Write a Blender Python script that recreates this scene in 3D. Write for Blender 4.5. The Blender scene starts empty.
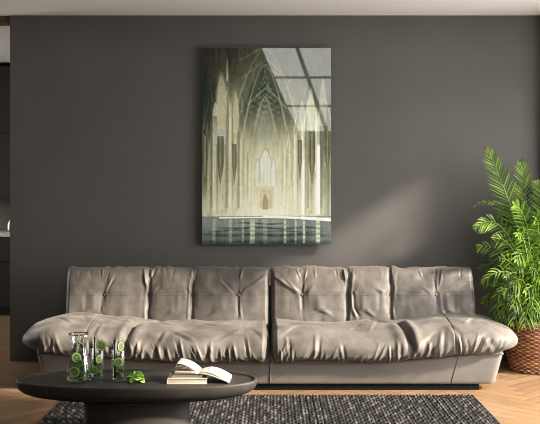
import bpy, bmesh, math, random
import numpy as np
from mathutils import Vector, Matrix

PI = math.pi
sc = bpy.context.scene
COL = sc.collection

# ------------------------------------------------------------------ camera, world, sun, exposure
DIST, FPX, CAMZ, HOR = 7.5, 960.0, 1.375, 185.0
cd = bpy.data.cameras.new('camera'); cam = bpy.data.objects.new('camera', cd); COL.objects.link(cam)
cam.location = (0, -DIST, CAMZ); cam.rotation_euler = (PI/2, 0, 0)
cd.sensor_width = 36; cd.lens = 36*FPX/540; cd.shift_y = -(212-HOR)/540
cd.clip_start = .05; cd.clip_end = 200
sc.camera = cam

SKY_L, SUN_E = 10.6, 17.0
SUN_DIR = (-1.0, .32, -.61)
w = bpy.data.worlds.new('sky'); sc.world = w; w.use_nodes = True
nt = w.node_tree; nt.nodes.clear()
wo = nt.nodes.new('ShaderNodeOutputWorld'); bg = nt.nodes.new('ShaderNodeBackground')
tc = nt.nodes.new('ShaderNodeTexCoord'); sx = nt.nodes.new('ShaderNodeSeparateXYZ'); cr = nt.nodes.new('ShaderNodeValToRGB')
nt.links.new(tc.outputs['Generated'], sx.inputs[0]); nt.links.new(sx.outputs['Z'], cr.inputs[0])
cr.color_ramp.elements[0].position = 0.0; cr.color_ramp.elements[0].color = (.58, .56, .53, 1)
cr.color_ramp.elements[1].position = .06; cr.color_ramp.elements[1].color = (1, .975, .94, 1)
nt.links.new(cr.outputs[0], bg.inputs[0]); bg.inputs[1].default_value = SKY_L
nt.links.new(bg.outputs[0], wo.inputs[0])

sd = bpy.data.lights.new('sun', 'SUN'); sun = bpy.data.objects.new('sun', sd); COL.objects.link(sun)
sd.energy = SUN_E; sd.color = (1, .88, .74); sd.angle = math.radians(4.5)
sun.rotation_euler = Vector(SUN_DIR).to_track_quat('-Z', 'Y').to_euler(); sun.location = (6, -4, 5)

def portal(name, loc, rot, sx_, sy_):
    ld = bpy.data.lights.new(name, 'AREA'); ld.shape = 'RECTANGLE'; ld.size = sx_; ld.size_y = sy_
    ld.cycles.is_portal = True
    o = bpy.data.objects.new(name, ld); COL.objects.link(o); o.location = loc; o.rotation_euler = rot
WIN_Y0, WIN_Y1, WIN_Z1, XR = -.38, -3.7, 2.32, 2.45
TALL_Y0, TALL_Y1, TALL_Z = -1.52, -2.55, 3.15                    # unseen middle bay, added taller so the sun reaches the sofa's left half
portal('added_bay_daylight', (XR+.1, (TALL_Y0+TALL_Y1)/2, (WIN_Z1+TALL_Z)/2), (PI/2, 0, PI/2), TALL_Y0-TALL_Y1, TALL_Z-WIN_Z1)
portal('window_daylight', (XR+.1, (WIN_Y0+WIN_Y1)/2, WIN_Z1/2), (PI/2, 0, PI/2), WIN_Y0-WIN_Y1, WIN_Z1)
portal('high_window_daylight', (.95, -9.6, 3.4), (PI/2, 0, 0), 3.6, 2.2)
portal('added_kitchen_daylight', (-4.55, 1.3, 1.5), (PI/2, 0, -PI/2), 1.6, 1.6)  # portal of the unseen window added to light the kitchen

vs = sc.view_settings
vs.view_transform = 'Standard'; vs.look = 'None'; vs.gamma = 1; vs.exposure = 0.0; vs.use_curve_mapping = False
sc.cycles.use_denoising = True; sc.cycles.filter_width = 1.0
sc.cycles.max_bounces = 10; sc.cycles.diffuse_bounces = 5; sc.cycles.transparent_max_bounces = 24
sc.cycles.sample_clamp_indirect = 8

# ------------------------------------------------------------------ helpers
def at(px, py, Y):
    s = (DIST+Y)/FPX
    return Vector(((px-270)*s, Y, CAMZ-(py-HOR)*s))

def srgb(r, g, b):
    f = lambda c: (c/255/12.92 if c/255 <= .04045 else ((c/255+.055)/1.055)**2.4)
    return (f(r), f(g), f(b))

def mat(name, col, rough=.6, spec=.5, metal=0, col2=None, nscale=8, ndetail=4, stretch=(1, 1, 1), bump=0, bscale=60, sheen=0, coat=0, coat_rough=.05, attr=None, lo=.35, hi=.65):
    m = bpy.data.materials.new(name); m.use_nodes = True
    t = m.node_tree; p = t.nodes['Principled BSDF']; L = t.links.new
    p.inputs['Base Color'].default_value = (*col, 1); p.inputs['Roughness'].default_value = rough
    p.inputs['Specular IOR Level'].default_value = spec; p.inputs['Metallic'].default_value = metal
    if sheen: p.inputs['Sheen Weight'].default_value = sheen; p.inputs['Sheen Roughness'].default_value = .4
    if coat: p.inputs['Coat Weight'].default_value = coat; p.inputs['Coat Roughness'].default_value = coat_rough
    co = t.nodes.new('ShaderNodeTexCoord'); mp = t.nodes.new('ShaderNodeMapping'); mp.inputs['Scale'].default_value = stretch
    L(co.outputs['Object'], mp.inputs[0])
    out = None
    if col2 is not None:
        n = t.nodes.new('ShaderNodeTexNoise'); n.inputs['Scale'].default_value = nscale; n.inputs['Detail'].default_value = ndetail
        L(mp.outputs[0], n.inputs['Vector'])
        r = t.nodes.new('ShaderNodeValToRGB'); r.color_ramp.elements[0].position = lo; r.color_ramp.elements[1].position = hi
        r.color_ramp.elements[0].color = (*col, 1); r.color_ramp.elements[1].color = (*col2, 1)
        L(n.outputs[0], r.inputs[0]); out = r.outputs[0]
    if attr:
        a = t.nodes.new('ShaderNodeAttribute'); a.attribute_name = attr
        if out is None: out = a.outputs['Color']
        else:
            x = t.nodes.new('ShaderNodeMix'); x.data_type = 'RGBA'; x.blend_type = 'MULTIPLY'; x.inputs[0].default_value = 1
            L(out, x.inputs[6]); L(a.outputs['Color'], x.inputs[7]); out = x.outputs[2]
    if out is not None: L(out, p.inputs['Base Color'])
    if bump:
        n2 = t.nodes.new('ShaderNodeTexNoise'); n2.inputs['Scale'].default_value = bscale; n2.inputs['Detail'].default_value = 5
        L(mp.outputs[0], n2.inputs['Vector'])
        b = t.nodes.new('ShaderNodeBump'); b.inputs['Strength'].default_value = bump; b.inputs['Distance'].default_value = .01
        L(n2.outputs[0], b.inputs['Height']); L(b.outputs[0], p.inputs['Normal'])
    return m

def glassmat(name, tint=(1, 1, 1), base=.03, gain=.42, rough=.02):
    m = bpy.data.materials.new(name); m.use_nodes = True
    t = m.node_tree; t.nodes.clear(); L = t.links.new
    o = t.nodes.new('ShaderNodeOutputMaterial'); mx = t.nodes.new('ShaderNodeMixShader')
    tr = t.nodes.new('ShaderNodeBsdfTransparent'); tr.inputs[0].default_value = (*tint, 1)
    gl = t.nodes.new('ShaderNodeBsdfGlossy'); gl.inputs['Roughness'].default_value = rough
    lw = t.nodes.new('ShaderNodeLayerWeight'); lw.inputs[0].default_value = .35
    mm = t.nodes.new('ShaderNodeMath'); mm.operation = 'MULTIPLY_ADD'; mm.inputs[1].default_value = gain; mm.inputs[2].default_value = base
    L(lw.outputs['Facing'], mm.inputs[0]); L(mm.outputs[0], mx.inputs[0]); L(tr.outputs[0], mx.inputs[1]); L(gl.outputs[0], mx.inputs[2])
    L(mx.outputs[0], o.inputs[0])
    return m

def link(name, me, parent=None, m=None, smooth=True):
    o = bpy.data.objects.new(name, me); COL.objects.link(o)
    if m is not None: me.materials.append(m)
    if smooth: me.polygons.foreach_set('use_smooth', [True]*len(me.polygons))
    if parent: o.parent = parent
    return o

def mesh_obj(name, verts, faces, m=None, parent=None, smooth=True, cols=None, fix=False):
    me = bpy.data.meshes.new(name)
    me.from_pydata([tuple(map(float, v)) for v in verts], [], [tuple(int(i) for i in f) for f in faces]); me.update()
    if fix:
        b = bmesh.new(); b.from_mesh(me); bmesh.ops.recalc_face_normals(b, faces=b.faces); b.to_mesh(me); b.free()
    if cols is not None:
        a = me.color_attributes.new('Col', 'FLOAT_COLOR', 'POINT')
        c = np.ones((len(me.vertices), 4), dtype=np.float32); c[:, :3] = cols
        a.data.foreach_set('color', c.ravel())
    return link(name, me, parent, m, smooth)

class MB:                                   # collects boxes, tubes, lathes into ONE mesh
    def __init__(s): s.b = bmesh.new()
    def box(s, x0, x1, y0, y1, z0, z1, bev=0.0):
        t = bmesh.new(); bmesh.ops.create_cube(t, size=1)
        for v in t.verts: v.co = Vector(((x0+x1)/2+v.co.x*(x1-x0), (y0+y1)/2+v.co.y*(y1-y0), (z0+z1)/2+v.co.z*(z1-z0)))
        if bev: bmesh.ops.bevel(t, geom=list(t.edges), offset=bev, segments=2, affect='EDGES', profile=.6)
        return s.add(t)
    def add(s, t):
        me = bpy.data.meshes.new('tmp'); t.to_mesh(me); t.free(); s.b.from_mesh(me); bpy.data.meshes.remove(me); return s
    def tube(s, pts, r, n=8, cap=True):
        pts = [Vector(p) for p in pts]; rs = r if isinstance(r, (list, tuple)) else [r]*len(pts)
        rings = []; up = Vector((0, 0, 1))
        for i, p in enumerate(pts):
            d = (pts[min(i+1, len(pts)-1)]-pts[max(i-1, 0)]).normalized()
            a = d.cross(up)
            if a.length < .05: a = d.cross(Vector((1, 0, 0)))
            a.normalize(); c = a.cross(d)
            rings.append([s.b.verts.new(p+rs[i]*(math.cos(2*PI*k/n)*a+math.sin(2*PI*k/n)*c)) for k in range(n)])
        for i in range(len(rings)-1):
            for k in range(n): s.b.faces.new((rings[i][k], rings[i][(k+1) % n], rings[i+1][(k+1) % n], rings[i+1][k]))
        if cap: s.b.faces.new(rings[0][::-1]); s.b.faces.new(rings[-1])
        return s
    def lathe(s, prof, n=40, c=(0, 0), ell=(1, 1), power=2.0):
        rings = []
        for r, z in prof:
            if r < 1e-6: rings.append([s.b.verts.new((c[0], c[1], z))]); continue
            ring = []
            for k in range(n):
                a = 2*PI*k/n; ca, sa = math.cos(a), math.sin(a)
                ring.append(s.b.verts.new((c[0]+r*ell[0]*math.copysign(abs(ca)**(2/power), ca), c[1]+r*ell[1]*math.copysign(abs(sa)**(2/power), sa), z)))
            rings.append(ring)
        for A, B in zip(rings, rings[1:]):
            for k in range(n):
                j = (k+1) % n
                if len(A) == 1 and len(B) == 1: continue
                if len(A) == 1: s.b.faces.new((A[0], B[k], B[j]))
                elif len(B) == 1: s.b.faces.new((A[k], A[j], B[0]))
                else: s.b.faces.new((A[k], A[j], B[j], B[k]))
        return s
    def build(s, name, m, parent=None, smooth=False, fix=True):
        if fix: bmesh.ops.recalc_face_normals(s.b, faces=s.b.faces)
        me = bpy.data.meshes.new(name); s.b.to_mesh(me); s.b.free()
        return link(name, me, parent, m, smooth)

def empty(name, loc=(0, 0, 0), rz=0):
    o = bpy.data.objects.new(name, None); COL.objects.link(o); o.location = loc; o.rotation_euler = (0, 0, rz); o.empty_display_size = .1
    return o
def tag(o, label, cat, group=None):
    o['label'] = label; o['category'] = cat
    group = group or {'lime slice': 'lime slices in the drinks', 'glass': 'highball glasses', 'straw': 'black drinking straws', 'mint': 'mint leaves in the drinks', 'book': 'books stacked on the coffee table'}.get(cat)
    if group: o['group'] = group
    if cat in ('mint', 'mint sprig'): o['kind'] = 'thing'
    return o
def struct(o): o['kind'] = 'structure'; return o

def sstep(a, b, x):
    t = np.clip((x-a)/(b-a), 0, 1); return t*t*(3-2*t)
def vnoise(x, y, seed=0):                   # smooth value noise in -1..1
    xi, yi = np.floor(x).astype(np.int64), np.floor(y).astype(np.int64); fx, fy = x-xi, y-yi
    def h(a, b):
        v = np.sin(a*127.1+b*311.7+seed*74.7)*43758.5453
        return 2*(v-np.floor(v))-1
    fx, fy = fx*fx*fx*(fx*(fx*6-15)+10), fy*fy*fy*(fy*(fy*6-15)+10)
    return (h(xi, yi)*(1-fx)+h(xi+1, yi)*fx)*(1-fy)+(h(xi, yi+1)*(1-fx)+h(xi+1, yi+1)*fx)*fy
def fold(x, y, a, b, wd, amp, soft=.25):    # a ridge (amp>0) or valley along a segment
    ax, ay = a; bx, by = b; dx, dy = bx-ax, by-ay; L2 = dx*dx+dy*dy
    t = ((x-ax)*dx+(y-ay)*dy)/L2; d = ((x-ax)*dy-(y-ay)*dx)/math.sqrt(L2)
    return amp*np.exp(-(d/wd)**2)*sstep(-soft, soft, t)*sstep(1+soft, 1-soft, t)
def grid_faces(nu, nv, wrap_v=False):
    F = []
    for i in range(nu-1):
        for j in range(nv if wrap_v else nv-1):
            k = (j+1) % nv; F.append((i*nv+j, (i+1)*nv+j, (i+1)*nv+k, i*nv+k))
    return F
def grid_normals(P, flip=False):
    du = np.gradient(P, axis=0); dv = np.gradient(P, axis=1)
    n = np.cross(du, dv); n /= np.linalg.norm(n, axis=2, keepdims=True)+1e-12
    return -n if flip else n

# ------------------------------------------------------------------ materials
M = {}
M['wall'] = mat('charcoal_paint', (.086, .0815, .076), .75, .35, col2=(.095, .090, .084), nscale=2.2, bump=.06, bscale=90)
M['ceil'] = mat('ceiling_paint', (.84, .82, .80), .85, .2)
M['white'] = mat('pale_plaster', (.6, .58, .54), .85, .2)
M['frame'] = mat('dark_window_frame', (.03, .03, .03), .5)
M['beam'] = mat('brown_wood_beam', srgb(92, 76, 58), .6, col2=srgb(76, 62, 46), nscale=6, stretch=(1, 8, 8))
M['sofa'] = mat('taupe_velvet_leather', (.058, .0515, .0445), .55, .3, col2=(.142, .128, .112), nscale=7, ndetail=12, sheen=.08, bump=.22, bscale=140, lo=.32, hi=.66)
M['sofa_back'] = mat('taupe_velvet_back', (.074, .066, .0575), .5, .38, col2=(.110, .0985, .086), nscale=18, ndetail=12, sheen=.08, bump=.2, bscale=140, lo=.3, hi=.7)
M['base'] = mat('taupe_upholstery', (.112, .100, .0875), .6, .3, col2=(.138, .125, .111), nscale=5, ndetail=6, sheen=.15, bump=.1, bscale=260)
M['piping'] = mat('taupe_piping', (.075, .064, .055), .6)
M['plinth'] = mat('black_plinth', (.004, .004, .004), .8, .1)
M['table'] = mat('dark_stained_wood', (.024, .021, .018), .6, .35, col2=(.035, .0305, .026), nscale=5, ndetail=6, stretch=(1, 6, 6), bump=.05, bscale=40)
M['glass'] = glassmat('clear_glass')
M['glass_rim'] = glassmat('glass_rim', (.42, .36, .32), .05, .3)
M['water'] = glassmat('water_tint', (.86, .93, .85), .01, .1)
M['ice'] = glassmat('ice', (.88, .91, .90), .06, .35, .2)
M['straw'] = mat('black_straw', (.006, .006, .006), .35)
M['mint'] = mat('mint_leaf', srgb(64, 110, 30), .45, col2=srgb(120, 170, 60), nscale=40)
M['sprig'] = mat('sprig_leaf', srgb(128, 188, 60), .45, col2=srgb(196, 228, 120), nscale=30)
M['paper'] = mat('book_paper', srgb(204, 196, 182), .8, .2, col2=srgb(176, 166, 150), nscale=90, stretch=(.05, .05, 6))
M['page'] = mat('page_paper', srgb(198, 190, 176), .8, .2)
M['cover_dark'] = mat('dark_book_cover', srgb(52, 46, 42), .5)
M['cover_tan'] = mat('tan_book_cover', srgb(150, 132, 110), .6)
M['cover_white'] = mat('white_book_cover', srgb(205, 196, 182), .6)
M['ink'] = mat('printed_picture', srgb(110, 55, 35), .7)
M['rind'] = mat('lime_rind', srgb(60, 118, 22), .35, col2=srgb(92, 150, 34), nscale=60)
M['flesh'] = mat('lime_flesh', (1, 1, 1), .3, .5, attr='Col')
M['basket'] = mat('rattan', (1, 1, 1), .5, .4, attr='Col')
M['soil'] = mat('soil', (.02, .014, .01), .9)
M['leaf'] = mat('palm_leaf', (1, 1, 1), .5, .16, attr='Col')
M['stem'] = mat('palm_stem', srgb(88, 104, 48), .5, col2=srgb(70, 82, 36), nscale=20)
M['rug'] = mat('rug_wool', (1, 1, 1), .9, .15, attr='Col', bump=.4, bscale=300)
M['cab'] = mat('black_cabinet', (.011, .011, .0115), .45, .4)
M['counter'] = mat('pale_counter', srgb(188, 178, 162), .4)
M['splash'] = mat('brown_backsplash', srgb(92, 82, 74), .5, col2=srgb(80, 70, 62), nscale=4)
M['steel'] = mat('brushed_steel', (.5, .5, .5), .3, metal=1)
M['art'] = mat('art_print', (1, 1, 1), .5, .12, attr='Col', coat=.62, coat_rough=.015)
M['panel_edge'] = mat('panel_edge', (.02, .02, .018), .3)
def translucent_leaf(m):
    t = m.node_tree; L = t.links.new; p = t.nodes['Principled BSDF']; out = t.nodes['Material Output']
    a = [n for n in t.nodes if n.type == 'ATTRIBUTE'][0]
    tr = t.nodes.new('ShaderNodeBsdfTranslucent'); mx = t.nodes.new('ShaderNodeMixShader'); mx.inputs[0].default_value = .22
    L(a.outputs['Color'], tr.inputs[0]); L(p.outputs[0], mx.inputs[1]); L(tr.outputs[0], mx.inputs[2]); L(mx.outputs[0], out.inputs[0])
translucent_leaf(M['leaf'])

# floor boards: grain along each board, tone per board
def floor_mat():
    m = mat('oak_parquet', (1, 1, 1), .38, .4, attr='Col')
    t = m.node_tree; L = t.links.new; p = t.nodes['Principled BSDF']
    uv = t.nodes.new('ShaderNodeUVMap'); uv.uv_map = 'board'
    mp = t.nodes.new('ShaderNodeMapping'); mp.inputs['Scale'].default_value = (3, 55, 1)
    n = t.nodes.new('ShaderNodeTexNoise'); n.inputs['Scale'].default_value = 1; n.inputs['Detail'].default_value = 6
    L(uv.outputs[0], mp.inputs[0]); L(mp.outputs[0], n.inputs['Vector'])
    r = t.nodes.new('ShaderNodeValToRGB'); r.color_ramp.elements[0].color = (.72, .68, .62, 1); r.color_ramp.elements[1].color = (1.08, 1.06, 1.04, 1)
    r.color_ramp.elements[0].position = .3; r.color_ramp.elements[1].position = .65
    L(n.outputs[0], r.inputs[0])
    x = t.nodes.new('ShaderNodeMix'); x.data_type = 'RGBA'; x.blend_type = 'MULTIPLY'; x.inputs[0].default_value = 1
    a = [q for q in t.nodes if q.type == 'ATTRIBUTE'][0]
    L(a.outputs['Color'], x.inputs[6]); L(r.outputs[0], x.inputs[7]); L(x.outputs[2], p.inputs['Base Color'])
    rr = t.nodes.new('ShaderNodeMapRange'); rr.inputs['To Min'].default_value = .3; rr.inputs['To Max'].default_value = .5
    L(n.outputs[0], rr.inputs[0]); L(rr.outputs[0], p.inputs['Roughness'])
    return m
M['floor'] = floor_mat()

# ------------------------------------------------------------------ room shell
random.seed(4)
XL, YF, YK, HC, HH = -4.6, -9.6, 3.3, 2.70, 4.9
XW = at(10, 0, 0).x                                             # free end of the dark wall
def build_floor():
    L_, W_ = .60, .10; V, F, Cc, UV = [], [], [], []
    c45, s45 = math.cos(PI/4), math.sin(PI/4)
    k = int(L_/W_)
    def board(cx, cy, horiz):
        h = (L_/2-.0012, W_/2-.0012) if horiz else (W_/2-.0012, L_/2-.0012)
        P = [(cx-h[0], cy-h[1]), (cx+h[0], cy-h[1]), (cx+h[0], cy+h[1]), (cx-h[0], cy+h[1])]
        Q = [(x*c45-y*s45, x*s45+y*c45-3) for x, y in P]
        if all(q[0] < XL-.2 or q[0] > XR+.2 for q in Q) or all(q[1] < YF or q[1] > YK+.2 for q in Q): return
        b = len(V); V.extend([(q[0], q[1], 0) for q in Q]); F.append((b, b+1, b+2, b+3))
        t = random.uniform(.82, 1.12); base = (.222*t, .139*t*random.uniform(.96, 1.03), .079*t*random.uniform(.92, 1.06))
        Cc.extend([base]*4); o = random.uniform(0, 50), random.uniform(0, 50)
        UV.append([(o[0]+(x-cx if horiz else y-cy), o[1]+(y-cy if horiz else x-cx)) for x, y in P])
    n = 150
    for i in range(-n, n):                                       # herringbone lattice
        for j in range(-14, 15):
            ox = i*W_+j*L_; oy = i*W_-j*L_
            if abs(ox) > 11 or abs(oy) > 11: continue
            board(ox+L_/2, oy+W_/2, True); board(ox+W_/2, oy+W_+L_/2, False)
    o = mesh_obj('floor', V, F, M['floor'], smooth=False, cols=np.array(Cc))
    uv = o.data.uv_layers.new(name='board')
    for f, q in zip(o.data.polygons, UV):
        for li, c in zip(f.loop_indices, q): uv.data[li].uv = c
    struct(o)
    s = MB(); s.box(XL-.2, XR+.2, YF-.2, YK+.2, -.12, -.003)
    struct(s.build('floor_slab', mat('floor_gap', (.05, .03, .018), .8)))
build_floor()
b = MB(); b.box(XW, XR+.2, 0, .16, 0, HC); struct(b.build('wall_back', M['wall']))
b = MB(); b.box(XL-.2, XR+.2, -1.5, YK+.2, HC, HC+.25); b.box(XL-.2, XR+.2, -1.5, -1.35, HC+.25, HH)
b.box(XL-.2, XR+.2, YF-.2, -1.35, HH, HH+.2); struct(b.build('ceiling', M['ceil']))
b = MB()                                                        # wall with the tall window on the right
b.box(XR, XR+.2, WIN_Y0, .16, 0, HC); b.box(2.13, XR, -.14, .0, 0, HC); b.box(XR, XR+.2, -.74, WIN_Y0, 0, 1.68); b.box(XR, XR+.2, YF, WIN_Y1, 0, HH); b.box(XR, XR+.2, TALL_Y0, WIN_Y0, WIN_Z1, HC)  # unseen pier added to darken the corner, low wall added to bound the sun patch
b.box(XR, XR+.2, TALL_Y0, -1.35, HC, HH); b.box(XR, XR+.2, TALL_Y1, TALL_Y0, TALL_Z, HH); b.box(XR, XR+.2, WIN_Y1, TALL_Y1, WIN_Z1, HH); struct(b.build('wall_right', M['wall']))
b = MB()
for y in (WIN_Y0-.03, WIN_Y1+.03): b.box(XR+.05, XR+.13, y-.03, y+.03, .0, WIN_Z1)
b.box(XR+.05, XR+.13, WIN_Y1, TALL_Y1, WIN_Z1-.06, WIN_Z1); b.box(XR+.05, XR+.13, TALL_Y0, WIN_Y0, WIN_Z1-.06, WIN_Z1); b.box(XR+.05, XR+.13, TALL_Y1, TALL_Y0, TALL_Z-.06, TALL_Z); b.box(XR+.05, XR+.13, WIN_Y1, WIN_Y0, 0, .05)
struct(b.build('window_1', M['frame']))
b = MB()                                                        # far left wall, with an unseen window added to light the kitchen
b.box(XL-.2, XL, YF, .5, 0, HH); b.box(XL-.2, XL, 2.1, YK+.2, 0, HC); b.box(XL-.2, XL, .5, 2.1, 0, .7); b.box(XL-.2, XL, .5, 2.1, 2.3, HC)
struct(b.build('wall_left', M['wall']))
b = MB(); b.box(XL-.2, XR+.2, YK, YK+.2, 0, HC); b.box(XR, XR+.2, .16, YK, 0, HC); struct(b.build('wall_kitchen', M['wall']))

# wall behind the camera with the high slanted window that the picture glass mirrors
ZB, ZT = 2.33, 4.45
def lx(z): return -.141+(3.787-z)*.441                           # slanted jamb
WW = 2.35
def prism(bm, P, y0, y1):
    a = [bm.verts.new((x, y0, z)) for x, z in P]; c = [bm.verts.new((x, y1, z)) for x, z in P]; n = len(P)
    bm.faces.new(a); bm.faces.new(c[::-1])
    for i in range(n): bm.faces.new((a[i], c[i], c[(i+1) % n], a[(i+1) % n]))
b = MB()
b.box(XL-.2, XR+.2, YF-.2, YF, 0, ZB); b.box(XL-.2, XR+.2, YF-.2, YF, ZT, HH)
prism(b.b, [(XL-.2, ZB), (lx(ZB), ZB), (lx(ZT), ZT), (XL-.2, ZT)], YF-.2, YF)
prism(b.b, [(lx(ZB)+WW, ZB), (XR+.7, ZB), (XR+.7, ZT), (lx(ZT)+WW, ZT)], YF-.2, YF)
struct(b.build('wall_front', M['wall']))
b = MB()
def bar(x0, z0, x1, z1, wd):
    d = Vector((x1-x0, 0, z1-z0)).normalized(); n = Vector((-d.z, 0, d.x))*wd/2
    prism(b.b, [(x0-n.x, z0-n.z), (x1-n.x, z1-n.z), (x1+n.x, z1+n.z), (x0+n.x, z0+n.z)], YF-.14, YF-.06)
px_ = lambda z: .493+(3.787-z)*.356
bar(px_(ZT), ZT, px_(ZB), ZB, .065)
for z in (3.29, 2.78, 3.85): bar(lx(z), z, lx(z)+WW, z, .035)
struct(b.build('window_2', M['frame']))

b = MB(); b.box(XL, XW+.1, .02, .16, HC-.055, HC); struct(b.build('trim_1', M['beam']))

# ------------------------------------------------------------------ kitchen beyond the end of the dark wall
YC = 2.57
def shaker(x0, x1, z0, z1, yf, par, handle=True):
    d = MB(); d.box(x0, x1, yf-.012, yf+.006, z0, z1)
    r = .06
    d.box(x0, x0+r, yf-.024, yf-.012, z0, z1); d.box(x1-r, x1, yf-.024, yf-.012, z0, z1)
    d.box(x0+r, x1-r, yf-.024, yf-.012, z0, z0+r); d.box(x0+r, x1-r, yf-.024, yf-.012, z1-r, z1)
    o = d.build('door', M['cab'], par)
    if handle:
        h = MB(); h.tube([(x0+.03, yf-.05, z1-.09-.12), (x0+.03, yf-.05, z1-.09)], .005)
        h.build('handle', M['steel'], o, True)
names = ['behind the free end of the dark wall', 'hidden further behind the dark wall', 'at the far left of the kitchen']
UX = [(-3.30, -2.70), (-2.70, -2.10), (-3.90, -3.30)]
for (x0, x1), nm in zip(UX, names):
    c = empty('base_cabinet', ((x0+x1)/2, YC, 0)); tag(c, 'black panelled base cabinet under the pale worktop, '+nm, 'cabinet', 'kitchen base cabinets')
    lx0, lx1 = x0-c.location.x, x1-c.location.x
    k = MB(); k.box(lx0+.001, lx1-.001, .0, .58, .08, .83); k.box(lx0+.02, lx1-.02, .04, .56, 0, .08); k.build('body', M['cab'], c)
    shaker(lx0+.003, lx1-.003, .10, .56, 0, c)
    d = MB(); d.box(lx0+.003, lx1-.003, -.02, .0, .575, .825); o = d.build('drawer', M['cab'], c)
    h = MB(); h.tube([(-.08, -.035, .70), (.08, -.035, .70)], .005); h.build('handle', M['steel'], o, True)
    c = empty('wall_cabinet', ((x0+x1)/2, YC+.25, 1.22)); tag(c, 'tall black wall cabinet over the worktop, '+nm, 'cabinet', 'kitchen wall cabinets')
    k = MB(); k.box(lx0+.001, lx1-.001, 0, .33, 0, 1.44); k.build('body', M['cab'], c)
    shaker(lx0+.003, lx1-.003, .01, .70, 0, c); shaker(lx0+.003, lx1-.003, .72, 1.42, 0, c)
b = MB(); b.box(-3.9, -2.1, YC-.03, YC+.6, .832, .878, .004); tag(b.build('worktop', M['counter']), 'long pale worktop over the black kitchen cabinets', 'worktop')
b = MB(); b.box(-3.9, -2.1, YC+.60, YC+.62, .88, 1.22); tag(b.build('backsplash', M['splash']), 'brown backsplash panel between worktop and black wall cabinets', 'backsplash')
b = MB(); b.lathe([(0, .88), (.025, .88), (.028, .9), (.026, .96), (.012, .985), (.012, 1.0), (0, 1.0)], 20, (-2.76, YC+.12))
tag(b.build('salt_shaker', M['steel'], smooth=True), 'small metal shaker on the pale kitchen worktop', 'shaker')

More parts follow.
